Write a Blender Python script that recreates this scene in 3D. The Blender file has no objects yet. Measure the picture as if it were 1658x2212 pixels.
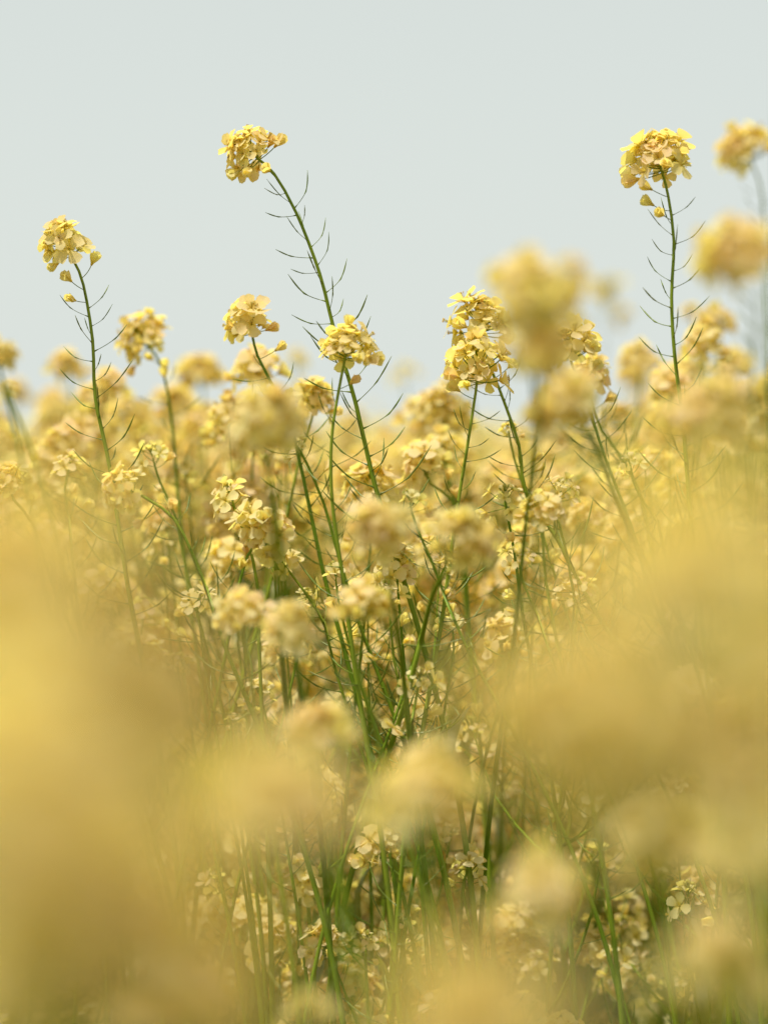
import bpy, math, random
import numpy as np
from mathutils import Vector, Matrix, Quaternion

S = bpy.context.scene
COL = S.collection

# ------------------------------------------------------------------ camera
EYE = 1.0
FOCUS = 2.10
PITCH = math.radians(-1.78)
cam_data = bpy.data.cameras.new('camera')
cam_data.sensor_fit = 'HORIZONTAL'
cam_data.sensor_width = 24.0
cam_data.lens = 85.0
cam_data.clip_start = 0.02
cam_data.clip_end = 2000.0
cam_data.dof.use_dof = True
cam_data.dof.focus_distance = FOCUS
cam_data.dof.aperture_fstop = 2.5
cam = bpy.data.objects.new('camera', cam_data)
COL.objects.link(cam)
cam.location = (0, 0, EYE)
cam.rotation_euler = (math.radians(90) + PITCH, 0, 0)
S.camera = cam

# ------------------------------------------------------------------ sky and sun
SUN_DIR = Vector((-0.30, -0.12, 0.95)).normalized()      # from the ground towards the sun
sun_el = math.asin(SUN_DIR.z)
sun_az = math.atan2(SUN_DIR.x, SUN_DIR.y)
world = bpy.data.worlds.new('World')
S.world = world
world.use_nodes = True
wn, wl = world.node_tree.nodes, world.node_tree.links
wn.clear()
out = wn.new('ShaderNodeOutputWorld')
bg = wn.new('ShaderNodeBackground')
sky = wn.new('ShaderNodeTexSky')
sky.sky_type = 'NISHITA'
sky.sun_disc = False
sky.sun_elevation = sun_el
sky.sun_rotation = sun_az
sky.air_density = 1.0
sky.dust_density = 4.0
sky.ozone_density = 1.0
bg.inputs['Strength'].default_value = 0.10
mixn = wn.new('ShaderNodeMix')
mixn.data_type = 'RGBA'
mixn.inputs['Factor'].default_value = 0.86             # thin even veil of high cloud
mixn.inputs[7].default_value = (6.78, 7.24, 6.92, 1)
geo_ = wn.new('ShaderNodeNewGeometry')
sep_ = wn.new('ShaderNodeSeparateXYZ')
wl.new(geo_.outputs['Incoming'], sep_.inputs[0])
mr = wn.new('ShaderNodeMapRange')                       # the haze is thickest low over the land, all the way round
mr.inputs['From Min'].default_value = 0.0; mr.inputs['From Max'].default_value = -0.22
wl.new(sep_.outputs['Z'], mr.inputs['Value'])
veil = wn.new('ShaderNodeMix'); veil.data_type = 'RGBA'
veil.inputs[6].default_value = (7.30, 7.86, 7.50, 1)
veil.inputs[7].default_value = (6.52, 6.96, 6.56, 1)
wl.new(mr.outputs[0], veil.inputs['Factor'])
wl.new(veil.outputs[2], mixn.inputs[7])
wl.new(sky.outputs[0], mixn.inputs[6])
wl.new(mixn.outputs[2], bg.inputs['Color'])
wl.new(bg.outputs[0], out.inputs['Surface'])
sd = bpy.data.lights.new('sun', 'SUN')
sd.energy = 5.0
sd.angle = math.radians(0.6)
sd.color = (1.0, 0.955, 0.87)
sun = bpy.data.objects.new('sun', sd)
COL.objects.link(sun)
sun.location = (0, 0, 6)
sun.rotation_mode = 'QUATERNION'
sun.rotation_quaternion = SUN_DIR.to_track_quat('Z', 'Y')

S.view_settings.view_transform = 'Standard'
S.view_settings.look = 'None'
S.view_settings.exposure = 0.16
S.view_settings.gamma = 1.0
S.view_settings.use_curve_mapping = False
S.render.engine = 'CYCLES'
S.cycles.use_denoising = True
S.cycles.max_bounces = 10
S.cycles.diffuse_bounces = 5
S.cycles.transmission_bounces = 6
S.cycles.glossy_bounces = 2
S.cycles.caustics_reflective = False
S.cycles.caustics_refractive = False

R = random.Random(11)
UP = Vector((0, 0, 1))

# photo coordinates (a 1658 px wide picture) and a depth in metres -> world point
TILT = Matrix.Rotation(PITCH, 3, 'X')
def at(u, v, d):
    k = 24.0 / 85.0 / 1658.0 * d
    return Vector((0, 0, EYE)) + TILT @ Vector(((u - 829) * k, d, -(v - 1106) * k))

# ------------------------------------------------------------------ materials
def nodes_of(m):
    m.use_nodes = True
    t = m.node_tree
    t.nodes.clear()
    return t.nodes, t.links

def ramp(n, stops):
    r = n.new('ShaderNodeValToRGB')
    e = r.color_ramp.elements
    while len(e) > 1: e.remove(e[-1])
    e[0].position, e[0].color = stops[0][0], (*stops[0][1], 1)
    for p, c in stops[1:]:
        x = e.new(p); x.color = (*c, 1)
    return r

def leafy(name, stops, trans, trans_tint, rough=0.5, gloss=0.03, scale=60.0, along=None, noise_amt=0.35):
    """thin plant tissue: diffuse + translucent + a little sheen, colour varied by part and by fine noise"""
    m = bpy.data.materials.new(name)
    n, l = nodes_of(m)
    o = n.new('ShaderNodeOutputMaterial')
    oi = n.new('ShaderNodeObjectInfo')
    at_ = n.new('ShaderNodeAttribute'); at_.attribute_name = 'tint'
    tc = n.new('ShaderNodeTexCoord')
    nz = n.new('ShaderNodeTexNoise'); nz.inputs['Scale'].default_value = scale; nz.inputs['Detail'].default_value = 3
    l.new(tc.outputs['Object'], nz.inputs['Vector'])
    a = n.new('ShaderNodeMath'); a.operation = 'ADD'
    l.new(oi.outputs['Random'], a.inputs[0]); l.new(at_.outputs['Fac'], a.inputs[1])
    f = n.new('ShaderNodeMath'); f.operation = 'FRACT'; l.new(a.outputs[0], f.inputs[0])
    b = n.new('ShaderNodeMath'); b.operation = 'MULTIPLY_ADD'
    l.new(nz.outputs['Fac'], b.inputs[0]); b.inputs[1].default_value = noise_amt
    b.inputs[2].default_value = 0
    c = n.new('ShaderNodeMath'); c.operation = 'MULTIPLY_ADD'
    l.new(f.outputs[0], c.inputs[0]); c.inputs[1].default_value = 1 - noise_amt; l.new(b.outputs[0], c.inputs[2])
    rp = ramp(n, stops)
    l.new(c.outputs[0], rp.inputs['Fac'])
    col = rp.outputs['Color']
    if along:
        al = n.new('ShaderNodeAttribute'); al.attribute_name = 'along'
        r2 = ramp(n, [(0.0, (1, 1, 1)), (0.45, (0.25, 0.25, 0.25)), (1.0, (0, 0, 0))])
        l.new(al.outputs['Fac'], r2.inputs['Fac'])
        mx = n.new('ShaderNodeMix'); mx.data_type = 'RGBA'
        l.new(r2.outputs['Color'], mx.inputs['Factor'])
        l.new(col, mx.inputs[6]); mx.inputs[7].default_value = (*along, 1)
        col = mx.outputs[2]
    d = n.new('ShaderNodeBsdfDiffuse'); l.new(col, d.inputs['Color'])
    t = n.new('ShaderNodeBsdfTranslucent')
    tt = n.new('ShaderNodeMix'); tt.data_type = 'RGBA'; tt.blend_type = 'MULTIPLY'
    tt.inputs['Factor'].default_value = 1
    l.new(col, tt.inputs[6]); tt.inputs[7].default_value = (*trans_tint, 1)
    l.new(tt.outputs[2], t.inputs['Color'])
    m1 = n.new('ShaderNodeMixShader'); m1.inputs['Fac'].default_value = trans
    l.new(d.outputs[0], m1.inputs[1]); l.new(t.outputs[0], m1.inputs[2])
    g = n.new('ShaderNodeBsdfGlossy'); g.inputs['Roughness'].default_value = rough
    m2 = n.new('ShaderNodeMixShader'); m2.inputs['Fac'].default_value = gloss
    l.new(m1.outputs[0], m2.inputs[1]); l.new(g.outputs[0], m2.inputs[2])
    l.new(m2.outputs[0], o.inputs['Surface'])
    return m

PETAL = leafy('petal', [(0.0, (0.90, 0.86, 0.46)), (0.3, (0.92, 0.815, 0.44)), (0.6, (0.93, 0.785, 0.45)),
                        (0.85, (0.94, 0.72, 0.50)), (1.0, (0.91, 0.835, 0.42))],
              0.62, (1.0, 0.99, 0.48), 0.6, 0.012, 260.0, (0.88, 0.72, 0.16))
BUDM = leafy('bud', [(0.0, (0.34, 0.40, 0.06)), (0.5, (0.55, 0.50, 0.08)), (1.0, (0.76, 0.60, 0.12))],
             0.25, (1, 0.95, 0.6), 0.4, 0.04, 300.0)
SEPAL = leafy('sepal', [(0.0, (0.70, 0.66, 0.16)), (1.0, (0.82, 0.62, 0.20))], 0.5, (1, 0.9, 0.5))
ANTHER = leafy('anther', [(0.0, (0.72, 0.50, 0.08)), (1.0, (0.62, 0.40, 0.06))], 0.15, (1, 0.9, 0.5))
STEM = leafy('stem', [(0.0, (0.13, 0.235, 0.010)), (0.5, (0.19, 0.28, 0.012)), (1.0, (0.30, 0.34, 0.03))],
             0.15, (1, 1, 0.4), 0.45, 0.02, 90.0)
POD = leafy('pod', [(0.0, (0.13, 0.21, 0.015)), (0.7, (0.20, 0.26, 0.02)), (1.0, (0.28, 0.23, 0.03))],
            0.3, (1, 1, 0.5), 0.4, 0.05, 200.0)
LEAF = leafy('leaf', [(0.0, (0.19, 0.21, 0.015)), (0.7, (0.30, 0.30, 0.03)), (1.0, (0.42, 0.42, 0.20))],
             0.4, (0.9, 1, 0.35), 0.28, 0.10, 40.0)
STRAW = leafy('straw', [(0.0, (0.42, 0.35, 0.18)), (1.0, (0.58, 0.52, 0.36))], 0.1, (1, 0.9, 0.6))
MATS = [PETAL, BUDM, SEPAL, ANTHER, STEM, POD, LEAF, STRAW]
M_PETAL, M_BUD, M_SEPAL, M_ANTHER, M_STEM, M_POD, M_LEAF, M_STRAW = range(8)

def ground_mat(name, c1, c2, c3, scale):
    m = bpy.data.materials.new(name)
    n, l = nodes_of(m)
    o = n.new('ShaderNodeOutputMaterial')
    p = n.new('ShaderNodeBsdfPrincipled'); p.inputs['Roughness'].default_value = 0.95
    tc = n.new('ShaderNodeTexCoord')
    nz = n.new('ShaderNodeTexNoise'); nz.inputs['Scale'].default_value = scale; nz.inputs['Detail'].default_value = 8
    l.new(tc.outputs['Object'], nz.inputs['Vector'])
    rp = ramp(n, [(0.3, c1), (0.5, c2), (0.7, c3)])
    l.new(nz.outputs['Fac'], rp.inputs['Fac'])
    l.new(rp.outputs['Color'], p.inputs['Base Color'])
    bp = n.new('ShaderNodeBump'); bp.inputs['Strength'].default_value = 0.6
    l.new(nz.outputs['Fac'], bp.inputs['Height']); l.new(bp.outputs[0], p.inputs['Normal'])
    l.new(p.outputs[0], o.inputs['Surface'])
    return m

# ------------------------------------------------------------------ geometry gatherer
class Geo:
    def __init__(s):
        s.v = []; s.f = []; s.m = []; s.al = []; s.ti = []
    def grid(s, pts, mat, along=None, tint=0.0, close=False):
        """pts: rows of points"""
        b = len(s.v); nr = len(pts); nc = len(pts[0])
        for i, row in enumerate(pts):
            a = along[i] if along else i / max(1, nr - 1)
            for p in row:
                s.v.append(tuple(p)); s.al.append(a); s.ti.append(tint)
        for i in range(nr - 1):
            for j in range(nc if close else nc - 1):
                k = (j + 1) % nc
                s.f.append((b + i * nc + j, b + i * nc + k, b + (i + 1) * nc + k, b + (i + 1) * nc + j)); s.m.append(mat)
    def tube(s, path, rad, mat, sides=6, tint=0.0, cap=True):
        n = len(path)
        t0 = (path[1] - path[0]).normalized()
        nrm = t0.orthogonal().normalized()
        rows = []
        for i, p in enumerate(path):
            t = (path[min(i + 1, n - 1)] - path[max(i - 1, 0)]).normalized()
            nrm = (nrm - t * nrm.dot(t)).normalized()
            bi = t.cross(nrm)
            rows.append([p + (nrm * math.cos(a) + bi * math.sin(a)) * rad[i] for a in [6.28318 * k / sides for k in range(sides)]])
        s.grid(rows, mat, None, tint, close=True)
        if cap:
            b = len(s.v)
            s.f.append(tuple(b - 1 - k for k in range(sides))[::-1]); s.m.append(mat)
    def blob(s, c, r, mat, axis=UP, stretch=1.0, sides=5, rings=3, tint=0.0):
        q = UP.rotation_difference(axis)
        rows = []
        for i in range(rings + 2):
            a = math.pi * i / (rings + 1)
            rr = max(0.06, math.sin(a)) * r
            z = -math.cos(a) * r * stretch
            rows.append([c + q @ Vector((rr * math.cos(b), rr * math.sin(b), z)) for b in [6.28318 * k / sides for k in range(sides)]])
        s.grid(rows, mat, None, tint, close=True)
    def pack(s):
        return (np.array(s.v, dtype=np.float32).reshape(-1, 3), s.f, s.m, np.array(s.al, dtype=np.float32), np.array(s.ti, dtype=np.float32))
    def add(s, other, M, tint=None):
        """append another Geo under a matrix"""
        b = len(s.v)
        A = np.array(M, dtype=np.float64)
        v = np.array(other.v) @ A[:3, :3].T + A[:3, 3]
        s.v.extend(map(tuple, v.tolist()))
        s.f.extend([tuple(i + b for i in f) for f in other.f])
        s.m.extend(other.m); s.al.extend(other.al)
        s.ti.extend(other.ti if tint is None else [tint] * len(other.v))
    def mesh(s, name, smooth=True):
        used = sorted(set(s.m)); idx = {u: i for i, u in enumerate(used)}
        me = bpy.data.meshes.new(name)
        me.from_pydata(s.v, [], s.f)
        for u in used: me.materials.append(MATS[u])
        me.polygons.foreach_set('material_index', [idx[x] for x in s.m])
        if smooth: me.polygons.foreach_set('use_smooth', [True] * len(s.f))
        a = me.attributes.new('along', 'FLOAT', 'POINT'); a.data.foreach_set('value', s.al)
        a = me.attributes.new('tint', 'FLOAT', 'POINT'); a.data.foreach_set('value', s.ti)
        me.update()
        return me

def big_mesh(name, blocks):
    """blocks: (packed geometry, list of 4x4 arrays, tints). Quads/tris only, joined with numpy."""
    V, L, LT, MI, AL, TI = [], [], [], [], [], []
    base = 0
    for (v, f, m, al, ti), mats, tints in blocks:
        if not len(mats): continue
        A = np.array(mats, dtype=np.float32)
        lens = np.array([len(x) for x in f], dtype=np.int32)
        flat = np.array([i for x in f for i in x], dtype=np.int32)
        nv = len(v); k = len(A)
        vv = np.einsum('kij,nj->kni', A[:, :3, :3], v) + A[:, None, :3, 3]
        V.append(vv.reshape(-1, 3))
        L.append((flat[None, :] + (base + np.arange(k, dtype=np.int32)[:, None] * nv)).reshape(-1))
        LT.append(np.tile(lens, k)); MI.append(np.tile(np.array(m, dtype=np.int32), k))
        AL.append(np.tile(al, k)); TI.append((ti[None, :] + np.array(tints, dtype=np.float32)[:, None]).reshape(-1))
        base += nv * k
    V = np.concatenate(V); L = np.concatenate(L); LT = np.concatenate(LT); MI = np.concatenate(MI)
    AL = np.concatenate(AL); TI = np.concatenate(TI)
    me = bpy.data.meshes.new(name)
    me.vertices.add(len(V)); me.vertices.foreach_set('co', V.reshape(-1))
    me.loops.add(len(L)); me.loops.foreach_set('vertex_index', L)
    me.polygons.add(len(LT))
    st = np.concatenate([[0], np.cumsum(LT)[:-1]]).astype(np.int32)
    me.polygons.foreach_set('loop_start', st)
    try: me.polygons.foreach_set('loop_total', LT)
    except Exception: pass
    for mm in MATS: me.materials.append(mm)
    me.polygons.foreach_set('material_index', MI)
    me.update(calc_edges=True)
    a = me.attributes.new('along', 'FLOAT', 'POINT'); a.data.foreach_set('value', AL)
    a = me.attributes.new('tint', 'FLOAT', 'POINT'); a.data.foreach_set('value', TI)
    return me

def link(name, data, parent=None, M=None, **props):
    o = bpy.data.objects.new(name, data)
    COL.objects.link(o)
    if parent is not None: o.parent = parent
    if M is not None: o.matrix_basis = M
    for k, v in props.items(): o[k] = v
    return o

# ------------------------------------------------------------------ one blossom
def frame(zdir, xhint):
    z = zdir.normalized()
    x = xhint - z * xhint.dot(z)
    if x.length < 1e-4: x = z.orthogonal()
    x.normalize()
    y = z.cross(x)
    return Matrix((x, y, z)).transposed()

def petal(g, M, L, W, openness, cup, twist, r, tint, curl):
    rows = []; al = []
    n = 6
    pos = Vector((0.0006, 0, 0)); ang = math.radians(8)
    prof = [0.16, 0.30, 0.72, 1.0, 0.98, 0.62]
    ts = [0, 0.18, 0.42, 0.66, 0.86, 1.0]
    prev = 0
    for i in range(n):
        t = ts[i]
        if i:
            k = min(1, t / 0.45)
            ang = math.radians(8) + (openness - math.radians(8)) * (k * k * (3 - 2 * k)) + curl * max(0, t - 0.6)
            ds = (t - prev) * L
            pos = pos + Vector((math.sin(ang) * ds, 0, math.cos(ang) * ds))
        prev = t
        w = prof[i] * W * 0.5
        row = []
        nx = Vector((-math.cos(ang), 0, math.sin(ang)))
        for j, s_ in enumerate((-1, -0.45, 0.45, 1)):
            c = cup * (s_ * s_) * w + r.uniform(-1, 1) * 0.00014 * (i > 1)
            notch = -0.10 * L if (i == 5 and abs(s_) == 1) else 0.0
            p = pos + Vector((0, s_ * w, 0)) + nx * c + Vector((math.sin(ang), 0, math.cos(ang))) * notch
            row.append(M @ (Matrix.Rotation(twist, 3, 'Z') @ p) if False else M @ p)
        rows.append(row); al.append(t)
    g.grid(rows, M_PETAL, al, tint)

def blossom_geo(r, opening, plen, low=False):
    """pedicel from the origin along +Z, bending towards +X; the flower sits on its end"""
    g = Geo()
    bend = r.uniform(0.15, 0.6)
    path = [Vector((0, 0, 0))]
    a = 0
    n = 3 if low else 5
    for i in range(n):
        a += bend / n
        path.append(path[-1] + Vector((math.sin(a), 0, math.cos(a))) * (plen / n))
    g.tube(path, [0.00042] * (n + 1), M_STEM, 3, r.random(), cap=False)
    d = Vector((math.sin(a), 0, math.cos(a)))
    B = frame(d, Vector((1, 0, 0))) @ Matrix.Rotation(r.uniform(0, 1.57), 3, 'Z')
    T = Matrix.Translation(path[-1]) @ B.to_4x4()
    tint = r.random() * 0.9
    L = r.uniform(0.0116, 0.0138); W = L * r.uniform(0.66, 0.80)
    for k in range(4):
        op = opening + r.uniform(-0.22, 0.22)
        Mk = T @ Matrix.Rotation(k * math.pi / 2 + r.uniform(-0.16, 0.16), 4, 'Z')
        petal(g, Mk, L * r.uniform(0.92, 1.05), W, op, r.uniform(-0.1, 0.35), 0, r, tint, r.uniform(-0.6, 1.0))
    for k in range(4):                                   # sepals
        Mk = T @ Matrix.Rotation(k * math.pi / 2 + 0.78, 4, 'Z')
        e = min(1.0, opening * 0.75)
        pts = []
        for t, w in ((0, 0.4), (0.5, 1), (1, 0.2)):
            x = 0.0006 + 0.0055 * t * math.sin(e); z = 0.0055 * t * math.cos(e) - 0.0003
            pts.append([Mk @ Vector((x, -0.0007 * w, z)), Mk @ Vector((x, 0.0007 * w, z))])
        g.grid(pts, M_SEPAL, None, tint)
    if opening > 0.5 and not low:
        for k in range(6):
            an = k * 1.047 + r.uniform(-.2, .2); sp = r.uniform(0.12, 0.3)
            d2 = Vector((math.cos(an) * sp, math.sin(an) * sp, 1)).normalized()
            b0 = T @ Vector((0, 0, 0)); b1 = T @ (d2 * 0.0062)
            g.tube([b0, b1], [0.00018, 0.00014], M_SEPAL, 3, tint, cap=False)
            g.blob(b1, 0.00042, M_ANTHER, (b1 - b0).normalized(), 1.9, 4, 1, tint)
        g.tube([T @ Vector((0, 0, 0)), T @ Vector((0, 0, 0.0068))], [0.0004, 0.0003], M_BUD, 4, tint)
    return g

def bud_geo(r, plen, size):
    g = Geo()
    bend = r.uniform(0.1, 0.5)
    path = [Vector((0, 0, 0))]; a = 0
    for i in range(3):
        a += bend / 3
        path.append(path[-1] + Vector((math.sin(a), 0, math.cos(a))) * (plen / 3))
    g.tube(path, [0.00035] * 4, M_STEM, 3, r.random(), cap=False)
    d = Vector((math.sin(a), 0, math.cos(a)))
    g.blob(path[-1] + d * size, size * 0.46, M_BUD, d, 2.0, 6, 3, r.random())
    return g

rb = random.Random(5)
OPEN = [blossom_geo(rb, rb.uniform(1.05, 1.55), rb.uniform(0.013, 0.019)) for _ in range(10)]
HALF = [blossom_geo(rb, rb.uniform(0.30, 0.65), rb.uniform(0.014, 0.020)) for _ in range(5)]
CLOSED = [blossom_geo(rb, rb.uniform(0.02, 0.14), rb.uniform(0.014, 0.020)) for _ in range(3)]
BLOSSOMS = OPEN + HALF + CLOSED
BLOSSOM_MESH = [g.mesh('blossom') for g in BLOSSOMS]

def cluster_geo(r, n=16):
    """the knot of green-yellow buds on the tip of a raceme; origin = its base, +Z = axis"""
    g = Geo()
    g.tube([Vector((0, 0, -0.002)), Vector((0, 0, 0.006))], [0.0009, 0.0006], M_STEM, 5)
    for i in range(n):
        f = i / n
        az = i * 2.399; th = 0.15 + 0.95 * f
        d = Vector((math.sin(th) * math.cos(az), math.sin(th) * math.sin(az), math.cos(th)))
        b = bud_geo(r, 0.004 + 0.004 * f, 0.0014 + 0.0011 * f)
        M = Matrix.Translation(Vector((0, 0, 0.007 * (1 - f)))) @ frame(d, UP).to_4x4()
        g.add(b, M, r.random())
    return g
CLUSTER = [cluster_geo(rb) for _ in range(4)]
CLUSTER_MESH = [g.mesh('bud_cluster') for g in CLUSTER]

def head_layout(r, n, length, spread=1.0, sparse=0.0):
    """list of (blossom index, matrix) in the head's frame: tip at the origin, axis +Z, attachments below the tip"""
    res = []
    ph = r.uniform(0, 6.28); amp = r.uniform(0.08, 0.20)
    lobe = lambda a: 1 + amp * math.sin(a * 2 + ph) + amp * 0.6 * math.sin(a * 3 + ph * 2)
    for i in range(n):
        f = (i + 0.5) / n
        if r.random() < sparse: continue
        az = i * 2.39996 + r.uniform(-0.35, 0.35)
        th = math.radians(26 + 76 * f ** 0.85) + r.uniform(-0.18, 0.18)
        th = min(th, math.radians(110))
        z = -length * f ** 1.1
        d = Vector((math.sin(th) * math.cos(az), math.sin(th) * math.sin(az), math.cos(th)))
        if f > 0.80:
            k = r.choice([0, 1, 2, 10, 11, 12, 13, 14, 15, 16, 17])
        elif f < 0.12: k = r.choice([10, 11, 12, 13, 14, 1, 3])
        else: k = r.randrange(10)
        s = r.uniform(0.80, 1.16) * spread * (0.72 + 0.28 * min(1, f / 0.35)) * lobe(az)
        M = Matrix.Translation(Vector((0, 0, z))) @ frame(d, UP).to_4x4() @ Matrix.Scale(s, 4)
        res.append((k, M))
    return res
HEADS = [head_layout(rb, rb.choice([27, 31, 35]), rb.uniform(0.011, 0.020)) for _ in range(8)]
SMALL_HEADS = [head_layout(rb, rb.choice([7, 11, 15]), rb.uniform(0.012, 0.018)) for _ in range(5)]
ALL_HEADS = HEADS + SMALL_HEADS
def joined_head(layout, r):
    g = Geo()
    g.add(r.choice(CLUSTER), Matrix.Translation(Vector((0, 0, 0.004))))
    for k, M in layout: g.add(BLOSSOMS[k], M, r.random())
    return g
JOINED_GEO = [joined_head(h, rb) for h in ALL_HEADS]
JOINED_MESH = [g.mesh('flower_head') for g in JOINED_GEO]

# ------------------------------------------------------------------ pods
def pod_geo(r, plen, podlen, curve):
    g = Geo(); tint = r.random()
    pts = [Vector((0, 0, 0))]; a = 0; rad = [0.00062]
    for i in range(5):
        a += 0.02 + 0.02 * i * curve
        pts.append(pts[-1] + Vector((math.sin(a), 0, math.cos(a))) * plen / 5); rad.append(0.00023)
    rad[-1] = 0.00052
    a += 0.20 * curve
    prof = [0.00036, 0.00046, 0.00048, 0.00042, 0.00024, 0.00012]
    for i in range(6):
        a += (0.075 if i < 4 else 0.02) * curve
        pts.append(pts[-1] + Vector((math.sin(a), 0, math.cos(a))) * podlen / 6); rad.append(prof[i])
    g.tube(pts, rad, M_POD, 5, tint)
    return g
PODS = [pod_geo(rb, rb.uniform(0.014, 0.019), rb.uniform(0.009, 0.019), rb.uniform(0.2, 1.0)) for _ in range(8)]
POD_MESH = [g.mesh('seed_pod') for g in PODS]

# ------------------------------------------------------------------ leaves
def leaf_geo(r, L, W, mat=M_LEAF):
    g = Geo(); rows = []
    a = math.radians(r.uniform(5, 30)); p = Vector((0, 0, 0)); tw = r.uniform(-0.7, 0.7)
    prof = [0.5, 0.9, 1.0, 0.85, 0.5, 0.05]
    for i in range(6):
        if i:
            a += r.uniform(0.12, 0.38)
            p = p + Vector((math.sin(a), 0, math.cos(a))) * L / 5
        nx = Vector((-math.cos(a), 0, math.sin(a)))
        w = prof[i] * W / 2; t = tw * i / 5
        y = Vector((0, 1, 0)) * math.cos(t) + nx * math.sin(t)
        rows.append([p - y * w + nx * w * 0.5, p, p + y * w + nx * w * 0.5])
    g.grid(rows, mat, None, r.random())
    return g
LEAVES = [leaf_geo(rb, rb.uniform(0.04, 0.075), rb.uniform(0.007, 0.014)) for _ in range(6)]
LEAF_MESH = [g.mesh('leaf') for g in LEAVES]

# ------------------------------------------------------------------ curves
def catmull(pts, step=0.012):
    P = [pts[0] * 2 - pts[1]] + pts + [pts[-1] * 2 - pts[-2]]
    res = []
    for i in range(1, len(P) - 2):
        p0, p1, p2, p3 = P[i - 1:i + 3]
        n = max(2, int((p2 - p1).length / step))
        for k in range(n):
            t = k / n
            res.append(0.5 * ((2 * p1) + (p2 - p0) * t + (2 * p0 - 5 * p1 + 4 * p2 - p3) * t * t + (3 * p1 - p0 - 3 * p2 + p3) * t ** 3))
    res.append(pts[-1])
    return res

def walk(path):
    s = [0.0]
    for a, b in zip(path, path[1:]): s.append(s[-1] + (b - a).length)
    return s
def at_len(path, s, x):
    x = max(0, min(s[-1] - 1e-6, x))
    for i in range(len(s) - 1):
        if s[i + 1] >= x:
            t = (x - s[i]) / max(1e-9, s[i + 1] - s[i])
            return path[i].lerp(path[i + 1], t), (path[i] - path[i + 1]).normalized()
    return path[-1], (path[-2] - path[-1]).normalized()

def pod_frames(r, path, s, start, stop, gap, radf, scale=1.0, face=None):
    res = []; x = start; az = r.uniform(0, 6)
    grow = 0.0
    while x < min(stop, s[-1]):
        p, t = at_len(path, s, x)
        f = (x - start) / max(1e-6, stop - start)
        x0 = t.orthogonal().normalized(); y0 = t.cross(x0)
        if face is not None:
            # most pods stand out sideways as seen across the row
            x0 = (face - t * face.dot(t)).normalized(); y0 = t.cross(x0)
        side = (x0 * math.cos(az) + y0 * math.sin(az)).normalized()
        th = math.radians(r.uniform(58, 84))
        d = t * math.cos(th) + side * math.sin(th)
        k = r.randrange(8)
        sc = scale * (0.75 + 0.5 * min(1, f * 1.3)) * r.uniform(0.8, 1.15)
        res.append((k, Matrix.Translation(p + side * radf(x) * 0.8) @ frame(d, t).to_4x4() @ Matrix.Scale(sc, 4)))
        az += 2.39996 + r.uniform(-0.4, 0.4)
        x += gap * r.uniform(0.7, 1.35)
    return res

# ------------------------------------------------------------------ a plant drawn from the photograph
def add_head(root, P, axis, k, joined, spread=1.0, r=R):
    M = Matrix.Translation(P) @ frame(axis, Vector((1, 0, 0))).to_4x4() @ Matrix.Rotation(r.uniform(0, 6.28), 4, 'Z') @ Matrix.Scale(spread, 4)
    if joined:
        link('flower_head', JOINED_MESH[k], root, M, kind='stuff')
        return
    h = link('flower_head', r.choice(CLUSTER_MESH), root, M @ Matrix.Translation(Vector((0, 0, 0.004))))
    for b, Mb in ALL_HEADS[k]:
        link('blossom', BLOSSOM_MESH[b], h, Matrix.Translation(Vector((0, 0, -0.004))) @ Mb)

def ground_path(pts):
    """carry a stem on from its lowest drawn point to the soil, bending upright"""
    last = pts[-1]
    d = (pts[-1] - pts[-2]).normalized()
    if d.z > -0.3: d = Vector((d.x, d.y, -0.5)).normalized()
    z = last.z
    p1 = last + d * (z * 0.35 / max(0.35, -d.z))
    p2 = Vector((p1.x + d.x * 0.06, p1.y + d.y * 0.06, 0.0))
    return pts + [p1, p2]

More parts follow.
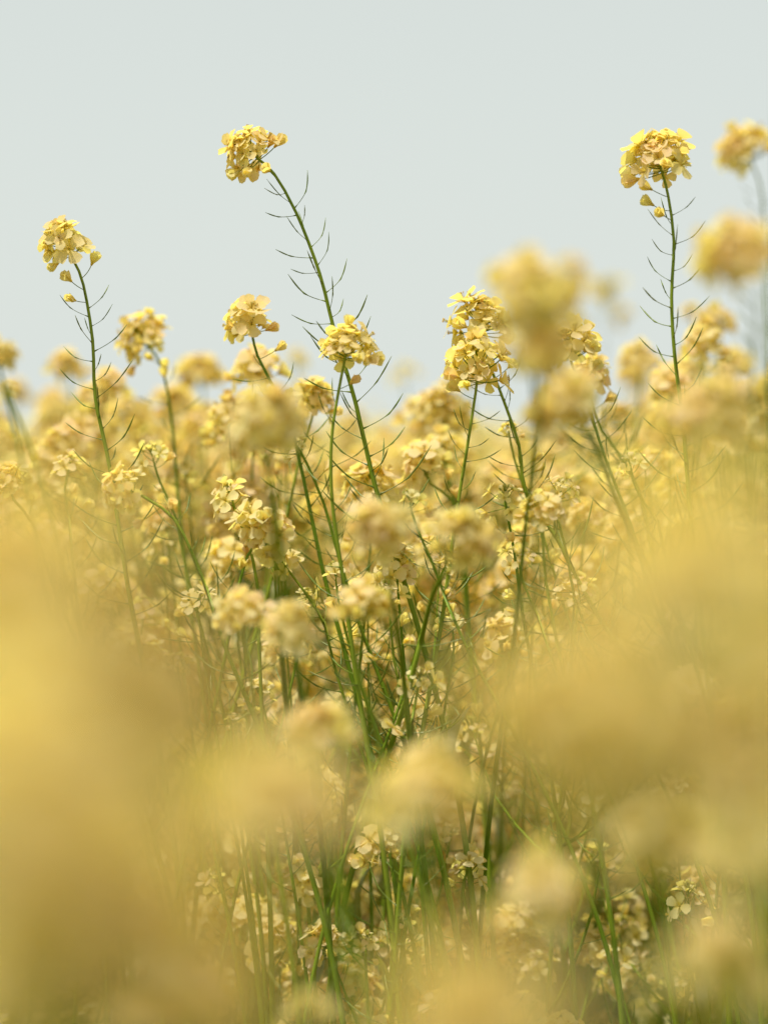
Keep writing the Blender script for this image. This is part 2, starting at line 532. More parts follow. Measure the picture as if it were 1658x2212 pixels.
def hero(label, pts, d, spread=1.0, head=None, joined=False, pods=(0.05, 0.30, 0.0070), rad=(0.0010, 0.0019), leaves=0,
         group=None, extra=(), seed=0, small=False, axis=None, podscale=1.2):
    """pts: (u, v[, depth]) from the tip of the head down"""
    r = random.Random(hash_(label) + seed)
    P = [at(p[0], p[1], p[2] if len(p) > 2 else d) for p in pts]
    P = ground_path(P)
    path = catmull(P)
    base = P[-1].copy()
    root = link('rapeseed_plant', None, None, Matrix.Translation(base), label=label, category='flowering plant')
    root.empty_display_size = 0.05
    if group: root['group'] = group
    loc = [p - base for p in path]
    s = walk(loc); tot = s[-1]
    radf = lambda x: rad[0] + (rad[1] - rad[0]) * min(1, x / 0.30) + 0.0014 * max(0, (x - 0.30) / max(0.1, tot - 0.30))
    g = Geo()
    g.tube(loc, [radf(x) if x > 0.004 else rad[0] * 0.6 for x in s], M_STEM, 7, r.random())
    link('stem', g.mesh('stem'), root)
    tip = loc[0]; ax = axis or (loc[0] - at_len(loc, s, 0.02)[0]).normalized()
    spread *= 0.86 if d > 1.2 else 1.0
    if head is None: head = r.randrange(5) + 8 if small else r.randrange(8)
    add_head(root, tip, ax, head, joined, spread, r)
    if not joined and not small and pods and tot > 0.3:    # late blossoms hanging back below the head
        for q in range(r.randint(1, 3)):
            p, t = at_len(loc, s, 0.030 + 0.009 * q + r.uniform(0, 0.004))
            a = r.uniform(0, 6.28); x0 = t.orthogonal().normalized()
            dv = x0 * math.cos(a) + t.cross(x0) * math.sin(a)
            link('blossom', BLOSSOM_MESH[r.choice((10, 13, 15, 16, 17))], root, Matrix.Translation(p) @ frame(dv + t * r.uniform(-0.1, 0.5), t).to_4x4() @ Matrix.Scale(0.85, 4))
    if pods:
        fr = pod_frames(r, loc, s, pods[0], pods[1], pods[2], radf, podscale)
        if joined:
            pg = Geo()
            for k, M in fr: pg.add(PODS[k], M)
            if pg.v: link('seed_pod', pg.mesh('seed_pod'), root, kind='stuff')
        else:
            for k, M in fr: link('seed_pod', POD_MESH[k], root, M)
    for x in (0.56, 0.62):
        if x < tot - 0.1 and not joined and d > 1.95:
            p, t = at_len(loc, s, x + r.uniform(-0.04, 0.04)); a = r.uniform(0, 6.28)
            dv = Vector((math.cos(a), math.sin(a), 0))
            link('leaf', r.choice(LEAF_MESH), root, Matrix.Translation(p) @ frame((dv + UP * 0.7).normalized(), UP).to_4x4() @ Matrix.Scale(r.uniform(0.7, 1.2), 4))
    # side shoots low on the stem
    for (x, az, lean, length, hk) in extra:
        p, t = at_len(loc, s, x)
        dv = Vector((math.cos(az), math.sin(az), 0))
        q1 = p + dv * lean * 0.6 + UP * length * 0.35
        q2 = p + dv * lean + UP * length
        bp = catmull([q2, q1, p + dv * lean * 0.15 + UP * length * 0.05, p])
        bs = walk(bp)
        bg_ = Geo(); bg_.tube(bp, [0.0006 + 0.0006 * min(1, x_ / bs[-1]) for x_ in bs], M_STEM, 5, r.random())
        link('side_branch', bg_.mesh('side_branch'), root)
        add_head(root, bp[0], (bp[0] - bp[2]).normalized(), hk, joined, 1.0, r)
        for k, M in pod_frames(r, bp, bs, 0.035, bs[-1] * 0.75, 0.013, lambda x_: 0.0008):
            link('seed_pod', POD_MESH[k], root, M)
        Ml = Matrix.Translation(p) @ frame((dv + UP * 0.5).normalized(), UP).to_4x4()
        link('leaf', r.choice(LEAF_MESH), root, Ml)
    return root

def hash_(t):
    h = 7
    for c in t: h = (h * 131 + ord(c)) % 1000003
    return h

# ------------------------------------------------------------------ plants of the standing crop (templates)
def crop_template(r, detail):
    """stem geometry plus frames for heads, pods and leaves; base at the origin, height 1"""
    T = {}
    g = Geo()
    lean = Vector((r.uniform(-0.10, 0.10), r.uniform(-0.06, 0.06), 0))
    main = catmull([Vector((0, 0, 1)) + lean * 1.5, Vector((0, 0, 0.75)) + lean * 0.95, Vector((0, 0, 0.4)) + lean * 0.3, Vector((0, 0, 0))], 0.03)
    s = walk(main)
    g.tube(main, [0.0009 + 0.0028 * x / s[-1] for x in s], M_STEM, 5, r.random())
    heads = [(main[0], (main[0] - main[2]).normalized(), r.randrange(8))]
    pods = pod_frames(r, main, s, 0.045, r.uniform(0.16, 0.26), 0.013, lambda x: 0.001)
    leaves = []
    nb = r.randint(3, 5) if detail else r.randint(6, 9); az = r.uniform(0, 6)
    for b in range(nb):
        x = 0.16 + 0.44 * (b + r.random()) / nb
        p, t = at_len(main, s, x)
        az += 2.4 + r.uniform(-0.5, 0.5)
        dv = Vector((math.cos(az), math.sin(az), 0))
        L = r.uniform(0.10, 0.22); out_ = r.uniform(0.04, 0.11)
        bp = catmull([p + dv * out_ + UP * L, p + dv * out_ * 0.75 + UP * L * 0.5, p + dv * out_ * 0.25 + UP * L * 0.12, p], 0.03)
        bs = walk(bp)
        g.tube(bp, [0.0007 + 0.0008 * y / bs[-1] for y in bs], M_STEM, 4, r.random())
        heads.append((bp[0], (bp[0] - bp[1]).normalized(), r.randrange(8) if r.random() < 0.40 else 8 + r.randrange(5)))
        pods += pod_frames(r, bp, bs, 0.035, bs[-1] * 0.7, 0.016, lambda x_: 0.0008)
        leaves.append((r.randrange(6), Matrix.Translation(p) @ frame((dv + UP * 0.6).normalized(), UP).to_4x4() @ Matrix.Scale(r.uniform(0.6, 1.3), 4)))
    for b in range(4 if detail else 2):                  # weak shoots low down, a few blossoms each
        p, t = at_len(main, s, r.uniform(0.45, 0.78)); a2 = r.uniform(0, 6.28)
        dv = Vector((math.cos(a2), math.sin(a2), 0)); L = r.uniform(0.06, 0.14)
        bp = catmull([p + dv * 0.07 + UP * L, p + dv * 0.045 + UP * L * 0.45, p], 0.03)
        bs = walk(bp)
        g.tube(bp, [0.0007] * len(bp), M_STEM, 4, r.random())
        heads.append((bp[0], (bp[0] - bp[1]).normalized(), 8 + r.randrange(5)))
    for b in range(4):
        p, t = at_len(main, s, r.uniform(0.5, 0.8)); a2 = r.uniform(0, 6)
        dv = Vector((math.cos(a2), math.sin(a2), 0))
        leaves.append((r.randrange(6), Matrix.Translation(p) @ frame((dv + UP * 0.3).normalized(), UP).to_4x4() @ Matrix.Scale(r.uniform(1.2, 2.2), 4)))
    T['stem'] = g; T['heads'] = heads; T['pods'] = pods; T['leaves'] = leaves
    T['stem_mesh'] = g.mesh('stem')
    pg = Geo()
    for k, M in pods: pg.add(PODS[k], M)
    T['pod_mesh'] = pg.mesh('seed_pod')
    lg = Geo()
    for k, M in leaves: lg.add(LEAVES[k], M)
    T['leaf_mesh'] = lg.mesh('leaf')
    return T
rt = random.Random(23)
TEMPLATES = [crop_template(rt, i < 5) for i in range(14)]

def crop_plant(x, y, h, rz, tk, label, group, detail):
    T = TEMPLATES[tk]
    M = Matrix.Translation(Vector((x, y, 0))) @ Matrix.Rotation(rz, 4, 'Z')
    root = link('rapeseed_plant', None, None, M, label=label, category='flowering plant', group=group)
    root.empty_display_size = 0.05
    k = Matrix.Diagonal((1, 1, h, 1))
    link('stem', T['stem_mesh'], root, k)
    for p, ax, hk in T['heads']:
        q = Vector((p.x, p.y, p.z * h))
        if detail:
            add_head(root, q, ax, hk, False, rt.uniform(0.72, 1.0), rt)
        else:
            add_head(root, q, ax, hk, True, rt.uniform(0.74, 1.08), rt)
    if detail:
        for kk, Mp in T['pods']: 
            Mq = Mp.copy(); Mq.translation.z *= h
            link('seed_pod', POD_MESH[kk], root, Mq)
    else:
        link('seed_pod', T['pod_mesh'], root, k, kind='stuff')
    link('leaf', T['leaf_mesh'], root, k, kind='stuff')
    return root

# ================================================================== the place
# ground sheet to the horizon
bpy_ground = Geo()
n = 24
xs = [-900 + 1800 * i / n for i in range(n + 1)]
bpy_ground.grid([[Vector((x, -60 + 1400 * j / n, 0)) for x in xs] for j in range(n + 1)], 0)
gm = bpy.data.meshes.new('ground')
gm.from_pydata(bpy_ground.v, [], bpy_ground.f)
gm.materials.append(ground_mat('soil', (0.06, 0.055, 0.02), (0.10, 0.085, 0.03), (0.07, 0.10, 0.025), 3.0))
link('ground', gm, None, None, kind='structure')

# the far crop, seen edge-on as one rolling sheet of bloom tops
rf = random.Random(3)
fg = Geo(); rows = []
ys = [19 * (1.045 ** j) for j in range(88)]
for j, y in enumerate(ys):
    row = []
    for i in range(121):
        x = (i / 120 - 0.5) * (30 + y * 1.6)
        z = 0.89 + 0.045 * math.sin(x * 1.3 + y * 0.7) + rf.uniform(-0.09, 0.05)
        if j == 0: z = 0.0
        row.append(Vector((x, y + rf.uniform(-0.2, 0.2), z)))
    rows.append(row)
fg.grid(rows, 0)
fm = bpy.data.meshes.new('field'); fm.from_pydata(fg.v, [], fg.f)
fm.materials.append(ground_mat('bloom_tops', (0.24, 0.25, 0.04), (0.50, 0.43, 0.08), (0.70, 0.60, 0.17), 5.0))
link('field', fm, None, None, kind='structure')

# ------------------------------------------------------------------ sharp and half-sharp plants of the photograph
HG = 'rapeseed plants rising above the crop'
hero('tall upright rapeseed stem at the left, round bloom head against bare sky', [(133, 520), (160, 565), (180, 615), (200, 735), (206, 860), (237, 1010), (272, 1240)], 2.10, 1.0, 0)
hero('tallest rapeseed plant, leaning left with drooping bloom head above all others',
     [(535, 322), (560, 345), (592, 375), (640, 460), (690, 590), (722, 715), (765, 860), (800, 1010)], 2.10, 0.95, 1,
     pods=(0.045, 0.34, 0.0066), podscale=1.28)
hero('tall straight rapeseed plant on the right with wide pale bloom head', [(1420, 340), (1432, 380), (1443, 425), (1455, 520), (1450, 640), (1456, 760), (1475, 920), (1495, 1160)], 2.06, 1.18, 2,
     pods=(0.045, 0.36, 0.0068), podscale=1.28)
hero('blurred rapeseed plant cut by the right edge, highest of the hazy heads', [(1608, 318), (1630, 368), (1645, 420), (1650, 560), (1655, 760), (1658, 1000)], 2.75, 1.3, 3, True)
hero('hazy rapeseed plant at right edge, broad golden head below the highest hazy one', [(1595, 540), (1630, 600), (1640, 680), (1632, 800), (1636, 1000)], 1.42, 0.95, 4, True,
     rad=(0.0005, 0.0009))
hero('hazy rapeseed head overlapping the tall right stem from in front', [(1535, 535), (1580, 600), (1625, 690), (1634, 830), (1640, 1050)], 1.45, 0.62, 5, True, pods=None, rad=(0.0004, 0.0008))
hero('big dark golden blurred head in front of the sharp pair at right', [(1145, 630, 1.36), (1158, 700, 1.40), (1150, 800, 1.5), (1153, 960, 1.75), (1130, 1180, 1.9), (1112, 1350, 1.95)], 1.4, 0.98, 6, True,
     pods=None, rad=(0.0008, 0.0013))
hero('blurred arm of blossoms reaching right from the big dark golden head', [(1236, 592, 1.38), (1200, 640, 1.4), (1170, 760, 1.46), (1150, 1000, 1.6)], 1.38, 0.55, 9, True, pods=None, rad=(0.0006, 0.0008))
hero('blurred lower half of the big dark golden bloom, resting on the sharp pair', [(1168, 735, 1.42), (1166, 820, 1.46), (1160, 1000, 1.6), (1150, 1300, 1.8)], 1.42, 0.9, 2, True, pods=None, rad=(0.0005, 0.0008))
hero('small blurred blossom spray hanging beside the big dark golden head', [(1310, 640, 1.36), (1300, 760, 1.4), (1250, 950, 1.5), (1200, 1150, 1.6)], 1.36, 0.75, 8, True, pods=None, rad=(0.0002, 0.0007))
hero('slender rapeseed plant with left-tilted flat bloom head against the sky at centre', [(535, 690), (545, 725), (556, 768), (590, 835), (625, 915), (650, 1010), (690, 1200)], 2.16, 0.98, 7,
     pods=(0.04, 0.2, 0.013))
hero('rapeseed plant whose head crosses the tallest leaning stem', [(750, 745), (742, 790), (732, 840), (716, 950), (718, 1090), (745, 1280), (760, 1400)], 2.04, 1.0, 3,
     pods=(0.045, 0.26, 0.011), podscale=1.28)
hero('rapeseed plant with nodding flat head right of the tall left stem', [(300, 722), (322, 750), (348, 790), (370, 900), (385, 1080), (405, 1270)], 2.38, 1.02, 4, pods=(0.05, 0.2, 0.014))
hero('sharp rapeseed plant with high oval head beside the big dark golden blur', [(1038, 685), (1045, 755), (1078, 840), (1120, 960), (1135, 1060), (1200, 1160), (1262, 1280)], 2.14, 1.1, 1,
     podscale=1.28)
hero('sharp rapeseed head low in the bright pair, on a straight right-leaning stem', [(1028, 775), (1030, 820), (1022, 880), (1005, 990), (988, 1095), (960, 1300)], 2.08, 1.2, 5)
hero('dense dark rapeseed head behind the big golden blur, stem running down right', [(1225, 745), (1235, 790), (1262, 850), (1305, 985), (1360, 1130), (1400, 1260)], 2.16, 1.15, 6)
hero('second rapeseed head at lower right of the dense dark one', [(1275, 800), (1270, 850), (1300, 930), (1350, 1000), (1392, 1100), (1420, 1260)], 2.25, 0.85, 0)
hero('orange tinged blurred head behind, right of the nodding flat head', [(430, 805), (440, 850), (430, 930), (420, 1100), (425, 1250)], 3.0, 1.2, 7, True)
hero('small blurred head behind the tall left stem', [(145, 790), (150, 830), (160, 900), (175, 1100)], 2.95, 1.0, 2, True)
hero('blurred head cut by the left edge of the view, upper one', [(-6, 770), (5, 820), (25, 900), (60, 1050), (95, 1230)], 1.72, 0.6, 3, True)
hero('blurred little head just inside the left edge above the crop', [(18, 845), (30, 880), (60, 950), (110, 1100), (150, 1260)], 1.75, 0.42, 9, True, pods=None)
hero('round blurred pale head in front of the crop at centre left', [(590, 885, 1.62), (585, 950, 1.64), (580, 1010, 1.66), (588, 1110, 1.7), (600, 1300, 1.8)], 1.5, 0.95, 5, True, pods=None)
hero('blurred companion head pressed to the round pale one', [(545, 930, 1.72), (575, 1000, 1.73), (600, 1130, 1.75), (620, 1300, 1.8)], 1.58, 0.85, 1, True, pods=None)
hero('sharp loose head behind the round blurred pale one, stem forking down left', [(680, 860), (672, 910), (650, 975), (632, 1060), (600, 1200)], 2.26, 0.95, 2)
hero('sharp rapeseed stem leaning right under the loose head with few blossoms', [(640, 960), (662, 1000), (700, 1090), (725, 1180), (760, 1300)], 2.16, 0.6, 9)
hero('tiny crescent blurred blossom head against the sky near centre', [(640, 778), (643, 830), (650, 920)], 3.5, 0.8, 10, True)
hero('crescent shaped blurred head alone against sky right of centre', [(872, 812), (880, 880), (890, 960)], 3.9, 1.1, 11, True)
hero('blurred pale green head in front at right of the sharp pair', [(1222, 868, 1.58), (1250, 920, 1.64), (1285, 960, 1.8), (1330, 1080, 1.9), (1365, 1160, 1.95)], 1.62, 0.95, 7, True)
hero('wide hazy head crossing the foot of the tall right stem', [(1545, 880, 1.48), (1560, 960, 1.5), (1570, 1090, 1.5)], 1.48, 1.0, 0, True, pods=None)
hero('left companion of the wide hazy head by the tall right stem', [(1480, 910, 1.5), (1500, 1000, 1.5), (1530, 1120, 1.5)], 1.5, 0.8, 3, True, pods=None)
hero('olive blurred head behind the tall right stem', [(1545, 690), (1548, 740), (1560, 860), (1570, 1000)], 2.85, 0.95, 5, True)
hero('little blurred head touching the tall right stem halfway up', [(1490, 675), (1500, 730), (1530, 860), (1540, 1000)], 2.9, 0.7, 9, True)
hero('blurred ring shaped head left of the tall right stem', [(1378, 775), (1380, 830), (1372, 930), (1380, 1050)], 2.8, 0.98, 1, True)
hero('blurred olive head behind at right under the hazy golden ones', [(1590, 790), (1590, 850), (1600, 1000)], 3.0, 1.0, 6, True)
hero('sharp rapeseed head bowing left on an arched stem', [(262, 1060), (290, 1064), (325, 1082), (375, 1120), (415, 1195), (448, 1280), (470, 1350)], 2.04, 0.8, 7,
     pods=(0.04, 0.22, 0.012), axis=Vector((-0.75, -0.35, 0.15)).normalized())
hero('sharp rapeseed head facing the viewer, green buds open at its heart', [(570, 1140), (560, 1165), (535, 1200), (520, 1250), (505, 1310), (490, 1400)], 2.06, 1.05, 4,
     pods=(0.04, 0.2, 0.012), axis=Vector((0.0, -0.75, 0.62)).normalized())
hero('small sharp spray of pale blossoms above the viewer-facing head', [(500, 1075), (510, 1110), (535, 1170), (555, 1260), (560, 1400)], 2.09, 0.85, 10, pods=None)
hero('out of focus head in the middle of the crop, left one of the pair', [(815, 1140, 1.7), (825, 1210, 1.72), (845, 1280, 1.8), (870, 1450, 1.95), (888, 1640, 2.0)], 1.6, 0.92, 2, True, pods=None, rad=(0.0009, 0.0018))
hero('out of focus head in the middle of the crop, right one of the pair', [(1000, 1150, 1.72), (985, 1210, 1.75), (940, 1270, 1.9), (910, 1380, 2.0), (885, 1480, 2.02)], 1.64, 0.92, 4, True, pods=None)
hero('tight rounded creamy head lower left of the middle, half sharp', [(520, 1330), (530, 1390), (545, 1480), (560, 1600)], 1.84, 0.95, 6, True)
hero('soft pale head between two half sharp ones below the middle', [(625, 1350), (640, 1420), (660, 1500), (680, 1620)], 1.66, 0.85, 0, True)
hero('pinkish half sharp head on a thick dark stem below the middle', [(785, 1305), (780, 1360), (768, 1420), (795, 1520), (830, 1660)], 1.82, 0.9, 3, True, rad=(0.0012, 0.0022))
hero('blurred greenish head low in the centre', [(690, 1575), (700, 1650), (715, 1800)], 1.5, 0.85, 2, True)
hero('blurred small head below the centre beside the greenish one', [(920, 1650), (925, 1720), (930, 1850)], 1.42, 0.7, 1, True)
hero('round hazy head standing alone near the bottom at right', [(1165, 1905), (1165, 2000), (1180, 2200)], 1.22, 0.95, 5, True)
hero('clump of sharp creamy blossoms right of the crossing stems', [(800, 1040), (805, 1090), (800, 1180), (790, 1300)], 2.22, 1.05, 0)
hero('peach coloured head at the crop top right of the middle', [(910, 1000), (930, 1045), (975, 1080), (1000, 1160), (1010, 1300)], 2.25, 1.0, 2)
hero('higher peach coloured head behind at the crop top', [(955, 965), (965, 1020), (990, 1120), (1000, 1250)], 2.4, 1.0, 5)
hero('little cross shaped blossoms on a short stalk at right of the crop', [(1362, 1010), (1368, 1040), (1390, 1085), (1420, 1130), (1440, 1220)], 2.08, 0.7, 11, pods=None)
hero('sharp pale head cut by the left edge at crop height', [(18, 1040), (30, 1080), (70, 1130), (110, 1250)], 2.08, 0.75, 6)
hero('green budded head showing its heart right of the middle', [(1090, 1075), (1095, 1110), (1110, 1190), (1125, 1300)], 2.12, 0.85, 8, axis=Vector((0, -0.6, 0.7)).normalized())
hero('narrow column of green buds and blossoms right of the dark thin stem', [(1175, 1100), (1172, 1160), (1178, 1250), (1195, 1350)], 2.0, 0.8, 3)
hero('low cross shaped blossom with green buds on crossing dark stems', [(905, 1470), (900, 1500), (890, 1560), (885, 1640)], 2.02, 0.8, 12, axis=Vector((0.1, -0.6, 0.7)).normalized())
hero('single sharp four petal bloom low at left under the creamy heads', [(385, 1440), (390, 1480), (410, 1560), (430, 1680)], 2.06, 0.75, 9, pods=None)
hero('tiny sharp white lit blossom low left of centre', [(500, 1560), (500, 1600), (510, 1700)], 2.08, 0.55, 8, pods=None)
hero('bloom with green buds near the bottom centre', [(790, 2040), (790, 2080), (795, 2200)], 2.05, 0.85, 12, pods=None, axis=Vector((0.1, -0.6, 0.7)).normalized())
hero('dark shaded blossom spray near the bottom right of centre', [(1010, 1880), (1000, 1930), (1030, 2050)], 2.1, 0.9, 10)

# thin crossing stems of the tangle in the middle, each with its own small head
for lab, pts, d, sp, hk in [
    ('thin stem crossing from upper left in front of the middle pair, tiny head', [(885, 1085), (900, 1140), (935, 1220), (965, 1300), (990, 1360)], 2.02, 0.7, 8),
    ('dark stem leaning left under the right one of the middle pair', [(960, 1225), (940, 1270), (918, 1340), (900, 1400), (880, 1470)], 2.05, 0.6, 9),
    ('green stem with small head under the viewer-facing head', [(610, 1215), (640, 1255), (672, 1300), (700, 1350), (720, 1430)], 2.1, 0.75, 10),
    ('small loose head on a thin stem left of the half sharp creamy head', [(425, 1310), (432, 1350), (440, 1420), (455, 1520)], 2.1, 0.85, 11),
    ('pair of pale open blossoms low in the middle tangle', [(835, 1285), (842, 1330), (850, 1420), (870, 1520)], 2.06, 0.8, 12),
    ('small crowded head between thin stems above the pinkish one', [(725, 1250), (730, 1290), (745, 1360), (770, 1450)], 2.12, 0.95, 8),
    ('low open head with dangling blossoms under the soft pale one', [(560, 1500), (572, 1540), (590, 1620), (600, 1700)], 2.12, 0.85, 9),
    ('stem rising right through the gap right of the dark thin stem', [(1210, 1060), (1205, 1120), (1225, 1200), (1240, 1290), (1275, 1380)], 2.1, 0.7, 10),
    ('dark stem with small head crossing right of the dark thin stem', [(1120, 1210), (1130, 1260), (1160, 1330), (1190, 1420)], 2.08, 0.8, 11),
    ('thin stem bending from the bright sharp pair down to the right', [(1098, 930), (1110, 990), (1140, 1080), (1180, 1180), (1215, 1300)], 2.2, 0.5, 9),
    ('small pale head low right of the crossing dark stems', [(975, 1350), (980, 1400), (965, 1500), (950, 1600)], 2.1, 0.75, 12),
    ('green stem slanting left behind the middle of the tangle', [(662, 1290), (650, 1350), (640, 1430), (620, 1520)], 2.16, 0.55, 8),
    ('upright thin stem with few blossoms left of the nodding stem foot', [(150, 1010), (140, 1060), (148, 1120), (155, 1200)], 2.2, 0.7, 10),
    ('loose little head behind the foot of the tall left stem', [(330, 990), (345, 1040), (380, 1120), (400, 1220)], 2.2, 0.85, 11),
]:
    hero(lab, pts, d, sp, hk, pods=(0.03, 0.16, 0.010), rad=(0.0009, 0.0016))

# ------------------------------------------------------------------ very near plants, melted by the lens
NEAR = [   # label, (u, v, depth), spread, head, lower side racemes
    ('huge pale haze of a near flower head filling the left, upper lobe', (40, 1250, 0.50), 0.95, 0, 1),
    ('amber lower part of the near bloom haze at the left edge', (10, 1680, 0.44), 0.95, 1, 1),
    ('second near haze at left, between pale lobe and crop', (230, 1600, 0.62), 0.8, 2, 0),
    ('huge pale haze of a near flower head at right, highest lobe', (1530, 1270, 0.48), 1.0, 3, 0),
    ('wide near bloom haze reaching toward the centre from the right', (1230, 1530, 0.60), 0.85, 4, 0),
    ('near bloom haze at the right edge under the highest lobe', (1650, 1530, 0.62), 0.7, 5, 0),
    ('near pale haze under the wide one at the right', (1390, 1640, 0.62), 0.85, 0, 0),
    ('near pale green haze low in the centre left', (610, 1740, 0.76), 0.85, 6, 0),
    ('blurred lump touching the right of the centre left haze', (900, 1730, 1.15), 0.85, 7, 0),
    ('near haze at the right edge, lower right part of the view', (1640, 1780, 0.80), 0.85, 1, 0),
    ('soft near head at the bottom right corner', (1570, 2090, 0.9), 0.8, 2, 0),
    ('soft near head at the bottom left of centre', (430, 2150, 0.78), 0.8, 3, 0),
    ('amber near haze at the bottom centre', (1010, 2200, 0.56), 0.75, 4, 0),
    ('amber near haze at the bottom left corner', (10, 2100, 0.55), 0.7, 5, 0),
    ('small near lump right of the bottom left soft head', (670, 2190, 1.3), 0.7, 9, 0),
    ('pale near haze above the bottom right soft head', (1430, 1830, 1.05), 0.75, 7, 0),
]
for lab, (u, v, d), sp, hk, extra_heads in NEAR:
    k = 0.35 / d
    t = hero(lab, [(u, v), (u + 8, v + 110 * k * 2), (u - 12, v + 420 * k * 2)], d, sp, hk, True, pods=None)
    rn = random.Random(u)
    top = at(u, v, d) - t.matrix_basis.translation
    for q in range(extra_heads):                         # side racemes of the same plant, a little lower
        a = 2.4 * q + rn.uniform(0, 1); dz = 0.026 + 0.022 * q
        e = top + Vector((math.cos(a) * 0.022, abs(math.sin(a)) * 0.03, -dz))
        bp = catmull([e, e + Vector((-math.cos(a) * 0.012, 0, -0.03)), Vector((top.x, top.y, top.z - dz - 0.08))])
        bg_ = Geo(); bg_.tube(bp, [0.0008] * len(bp), M_STEM, 5, 0.3)
        link('side_branch', bg_.mesh('side_branch'), t)
        add_head(t, e, (UP + Vector((math.cos(a) * 0.5, math.sin(a) * 0.5, 0))).normalized(), (hk + q) % 8, True, sp, rn)

# ------------------------------------------------------------------ the standing crop behind, plant by plant
rc = random.Random(77)
def half_w(y): return y * 0.1412
placed = []
def try_place(x, y, gap):
    for (a, b) in placed[-260:]:
        if (a - x) ** 2 + (b - y) ** 2 < gap * gap: return False
    placed.append((x, y)); return True
def top_height():
    h = rc.gauss(0.930, 0.038)
    return max(0.80, min(1.06, h))
REF = []                      # plants with a say in the labels of their neighbours
def to_photo(p):
    q = TILT.transposed() @ (Vector(p) - Vector((0, 0, EYE)))
    k = 85.0 / 24.0 * 1658.0 / q.y
    return 829 + q.x * k, 1106 - q.z * k
zones = [
    (2.12, 3.0, 28, 'short low rapeseed plant', 'short plants low between the stems', True, 0.05),
    (2.14, 2.50, 26, 'sharp rapeseed plant', 'crop plants in the sharp tangle', True, 0.05),
    (2.50, 3.2, 84, 'slightly soft rapeseed plant', 'crop plants just behind the sharp tangle', False, 0.05),
    (3.2, 4.4, 80, 'soft rapeseed plant further back', 'soft crop plants further back', False, 0.07),
    (4.4, 5.0, 12, 'small blurred rapeseed plant far back', 'blurred crop plants far back', False, 0.09),
]
LANDMARKS = [('the tall left stem', 200, 860), ('the nodding head', 310, 740), ('the bowing arched head', 275, 1080), ('the round blurred pale head', 580, 920),
             ('the viewer-facing head', 570, 1140), ('the crossing head', 750, 770), ('the tallest leaning stem', 780, 960), ('the creamy clump', 800, 1060),
             ('the middle blurred pair', 910, 1170), ('the bright sharp pair', 1030, 760), ('the dark thin stem', 1140, 1000), ('the pale green blurred head', 1225, 890),
             ('the little cross shaped blossoms', 1370, 1020), ('the tall right stem', 1470, 900), ('the wide hazy head', 1545, 900), ('the left near haze', 150, 1350),
             ('the right near haze', 1400, 1350), ('the half sharp creamy head', 520, 1370), ('the pinkish half sharp head', 785, 1345), ('the dense dark head', 1240, 780)]
used_labels = {}
def neighbour_label(kind, x, y, h):
    u, v = to_photo((x, y, h))
    best = sorted(LANDMARKS, key=lambda L: (L[1] - u) ** 2 + (L[2] - v) ** 2)
    for L in best[:6]:
        dx, dy = u - L[1], v - L[2]
        rel = ('right of' if dx > 0 else 'left of') if abs(dx) > abs(dy) else ('below' if dy > 0 else 'above')
        dd = math.hypot(dx, dy)
        how = 'its top just' if dd < 60 else 'its top' if dd < 140 else 'its top well'
        t = '%s, %s %s %s' % (kind, how, rel, L[0])
        if t not in used_labels:
            used_labels[t] = 1
            return t
    for L in best[:12]:
        for w in ('shorter plant', 'taller plant'):
            rel = 'right of' if u > L[1] else 'left of'
            if (w == 'shorter plant') != (h < 0.945): continue
            t = '%s, %s standing %s %s' % (kind, w, rel, L[0])
            if t not in used_labels:
                used_labels[t] = 1
                return t
    return kind + ' in the thick of the crop, one of many alike'
for y0, y1, cnt, lab, grp, det, gap in zones:
    made = 0; guard = 0
    while made < cnt and guard < 6000:
        guard += 1
        y = math.sqrt(rc.uniform(y0 * y0, y1 * y1))
        x = rc.uniform(-1, 1) * (half_w(y) + 0.03)
        if not try_place(x, y, gap): continue
        h = top_height() - (0.05 if y < 2.5 else 0)
        if 'short' in grp: h = rc.uniform(0.58, 0.78)
        if 'short' not in grp and 2.5 < y < 4.4:
            h += 0.040 if x < -0.25 * y * 0.1412 else 0.05 if x > 0.45 * y * 0.1412 else 0.0
        elif y >= 4.4: h -= 0.02
        crop_plant(x, y, h, rc.uniform(0, 6.28), rc.randrange(5) if det else 5 + rc.randrange(9), neighbour_label(lab, x, y, h), grp, det)
        made += 1

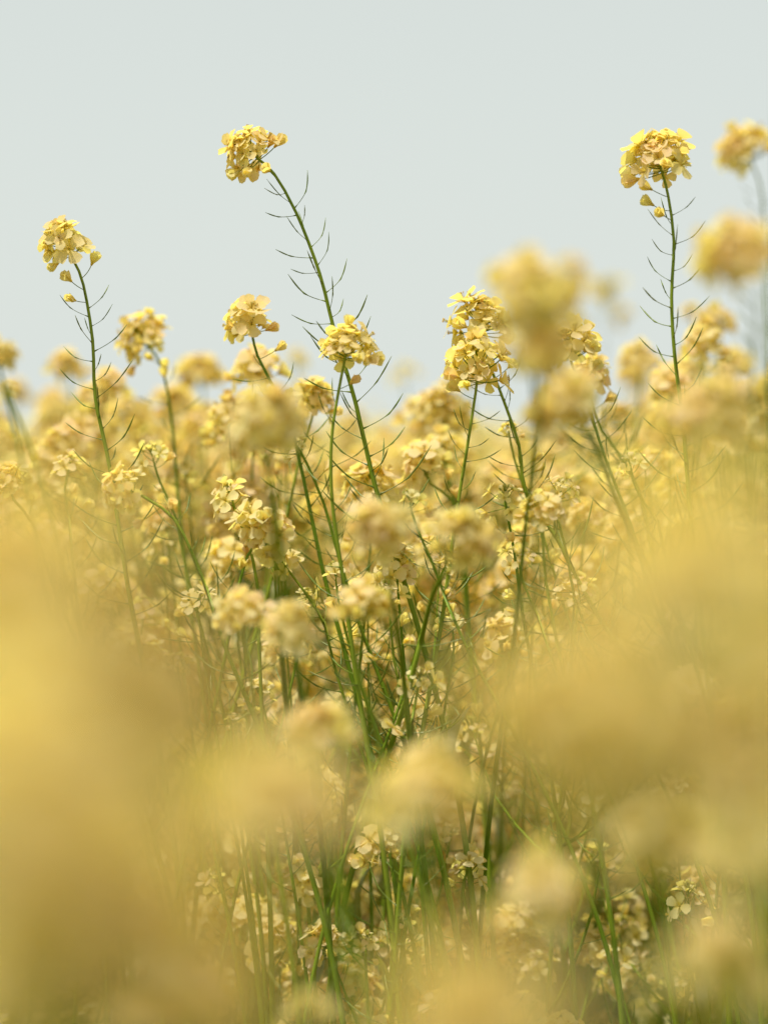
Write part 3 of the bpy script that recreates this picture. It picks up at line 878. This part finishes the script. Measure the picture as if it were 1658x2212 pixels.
# ------------------------------------------------------------------ the rest of the crop as one mass
def low_plant(r):
    g = Geo()
    def low_head(p, ax, n, R0):
        for i in range(n):
            f = (i + .5) / n; az = i * 2.4; th = 0.2 + 1.5 * f
            F = frame(ax, Vector((1, 0, 0)))
            d = F @ Vector((math.sin(th) * math.cos(az), math.sin(th) * math.sin(az), math.cos(th)))
            c = p + d * R0 * r.uniform(0.75, 1.1) - ax * 0.012 * f
            B = frame((d + UP * 0.5 + Vector((r.uniform(-.5, .5), r.uniform(-.5, .5), 0))).normalized(), UP)
            t = r.random()
            for k in range(4):
                a = k * 1.5708 + r.uniform(-.1, .1)
                e = B @ Vector((math.cos(a), math.sin(a), 0.15)); s_ = B @ Vector((-math.sin(a), math.cos(a), 0))
                g.grid([[c + e * 0.0006 - s_ * 0.0008, c + e * 0.0006 + s_ * 0.0008], [c + e * 0.008 - s_ * 0.0038, c + e * 0.008 + s_ * 0.0038]], M_PETAL, None, t)
    main = [Vector((r.uniform(-.06, .06), r.uniform(-.06, .06), 1)), Vector((r.uniform(-.02, .02), 0, 0.5)), Vector((0, 0, 0))]
    g.tube(main, [0.001, 0.0022, 0.0032], M_STEM, 3, r.random(), cap=False)
    low_head(main[0], UP, 18, 0.019)
    for b in range(4):
        az = r.uniform(0, 6.28); z = r.uniform(0.45, 0.7)
        p = Vector((0, 0, z)); q = p + Vector((math.cos(az) * 0.08, math.sin(az) * 0.08, r.uniform(0.12, 0.25)))
        g.tube([q, p.lerp(q, 0.4) + Vector((math.cos(az), math.sin(az), 0)) * 0.02, p], [0.0007, 0.001, 0.0012], M_STEM, 3, r.random(), cap=False)
        low_head(q, UP, 13, 0.017)
    for b in range(4):
        g2 = r.choice(LEAVES)
        az = r.uniform(0, 6.28)
        g.add(g2, Matrix.Translation(Vector((0, 0, r.uniform(0.2, 0.7)))) @ frame(Vector((math.cos(az), math.sin(az), 0.6)).normalized(), UP).to_4x4() @ Matrix.Scale(1.5, 4))
    return g
rl = random.Random(9)
LOW = [low_plant(rl).pack() for _ in range(8)]
blocks = [([], []) for _ in LOW]
def mass_plant(x, y):
    k = rl.randrange(8)
    M = Matrix.Translation(Vector((x, y, 0))) @ Matrix.Rotation(rl.uniform(0, 6.28), 4, 'Z') @ Matrix.Diagonal((1.1, 1.1, max(0.78, min(1.1, rl.gauss(0.925, 0.045))), 1))
    blocks[k][0].append(np.array(M)); blocks[k][1].append(rl.random())
for _ in range(1180):                                     # behind the single plants
    y = math.sqrt(rl.uniform(5.0 ** 2, 20.0 ** 2)); mass_plant(rl.uniform(-1, 1) * (half_w(y) + 0.8), y)
for _ in range(420):                                     # both sides of the view, round the camera too
    y = rl.uniform(-1.2, 7.0); sgn = rl.choice((-1, 1))
    x = sgn * (max(half_w(max(y, 0)) + 0.16, 0.34) + rl.uniform(0, 1.3)); mass_plant(x, y)
crop = big_mesh('crop', [(LOW[k], blocks[k][0], blocks[k][1]) for k in range(8)])
link('crop', crop, None, None, kind='stuff', label='distant mass of yellow rapeseed crop behind and beside the plants', category='crop')

# undergrowth: lower leaves, grass and dry stalks between the stems
def blade(r, mat, L, W):
    g = Geo(); rows = []; p = Vector((0, 0, 0)); a = r.uniform(0, 0.2)
    for i in range(5):
        if i:
            a += r.uniform(0.02, 0.22); p = p + Vector((math.sin(a), 0, math.cos(a))) * L / 4
        w = W * (1 - (i / 4) ** 2) / 2 + 0.0002
        rows.append([p + Vector((0, -w, 0)), p + Vector((0, w, 0))])
    g.grid(rows, mat, None, r.random())
    return g
BL = [blade(rl, M_LEAF, rl.uniform(0.35, 0.7), rl.uniform(0.002, 0.006)).pack() for _ in range(6)] + \
     [blade(rl, M_STRAW, rl.uniform(0.35, 0.7), 0.0025).pack() for _ in range(2)]
bb = [([], []) for _ in BL]
for _ in range(3000):
    y = math.sqrt(rl.uniform(1.3 ** 2, 7.5 ** 2)); x = rl.uniform(-1, 1) * (half_w(y) + 0.3)
    k = rl.randrange(8) if rl.random() < 0.35 else rl.randrange(6)
    M = Matrix.Translation(Vector((x, y, 0))) @ Matrix.Rotation(rl.uniform(0, 6.28), 4, 'Z') @ Matrix.Rotation(rl.uniform(-0.6, 0.7), 4, 'Y') @ Matrix.Scale(rl.uniform(0.6, 1.1), 4)
    bb[k][0].append(np.array(M)); bb[k][1].append(rl.random())
und = big_mesh('undergrowth', [(BL[k], bb[k][0], bb[k][1]) for k in range(8)])
link('undergrowth', und, None, None, kind='stuff', label='green grass blades and dry stalks between the rapeseed stems', category='undergrowth')
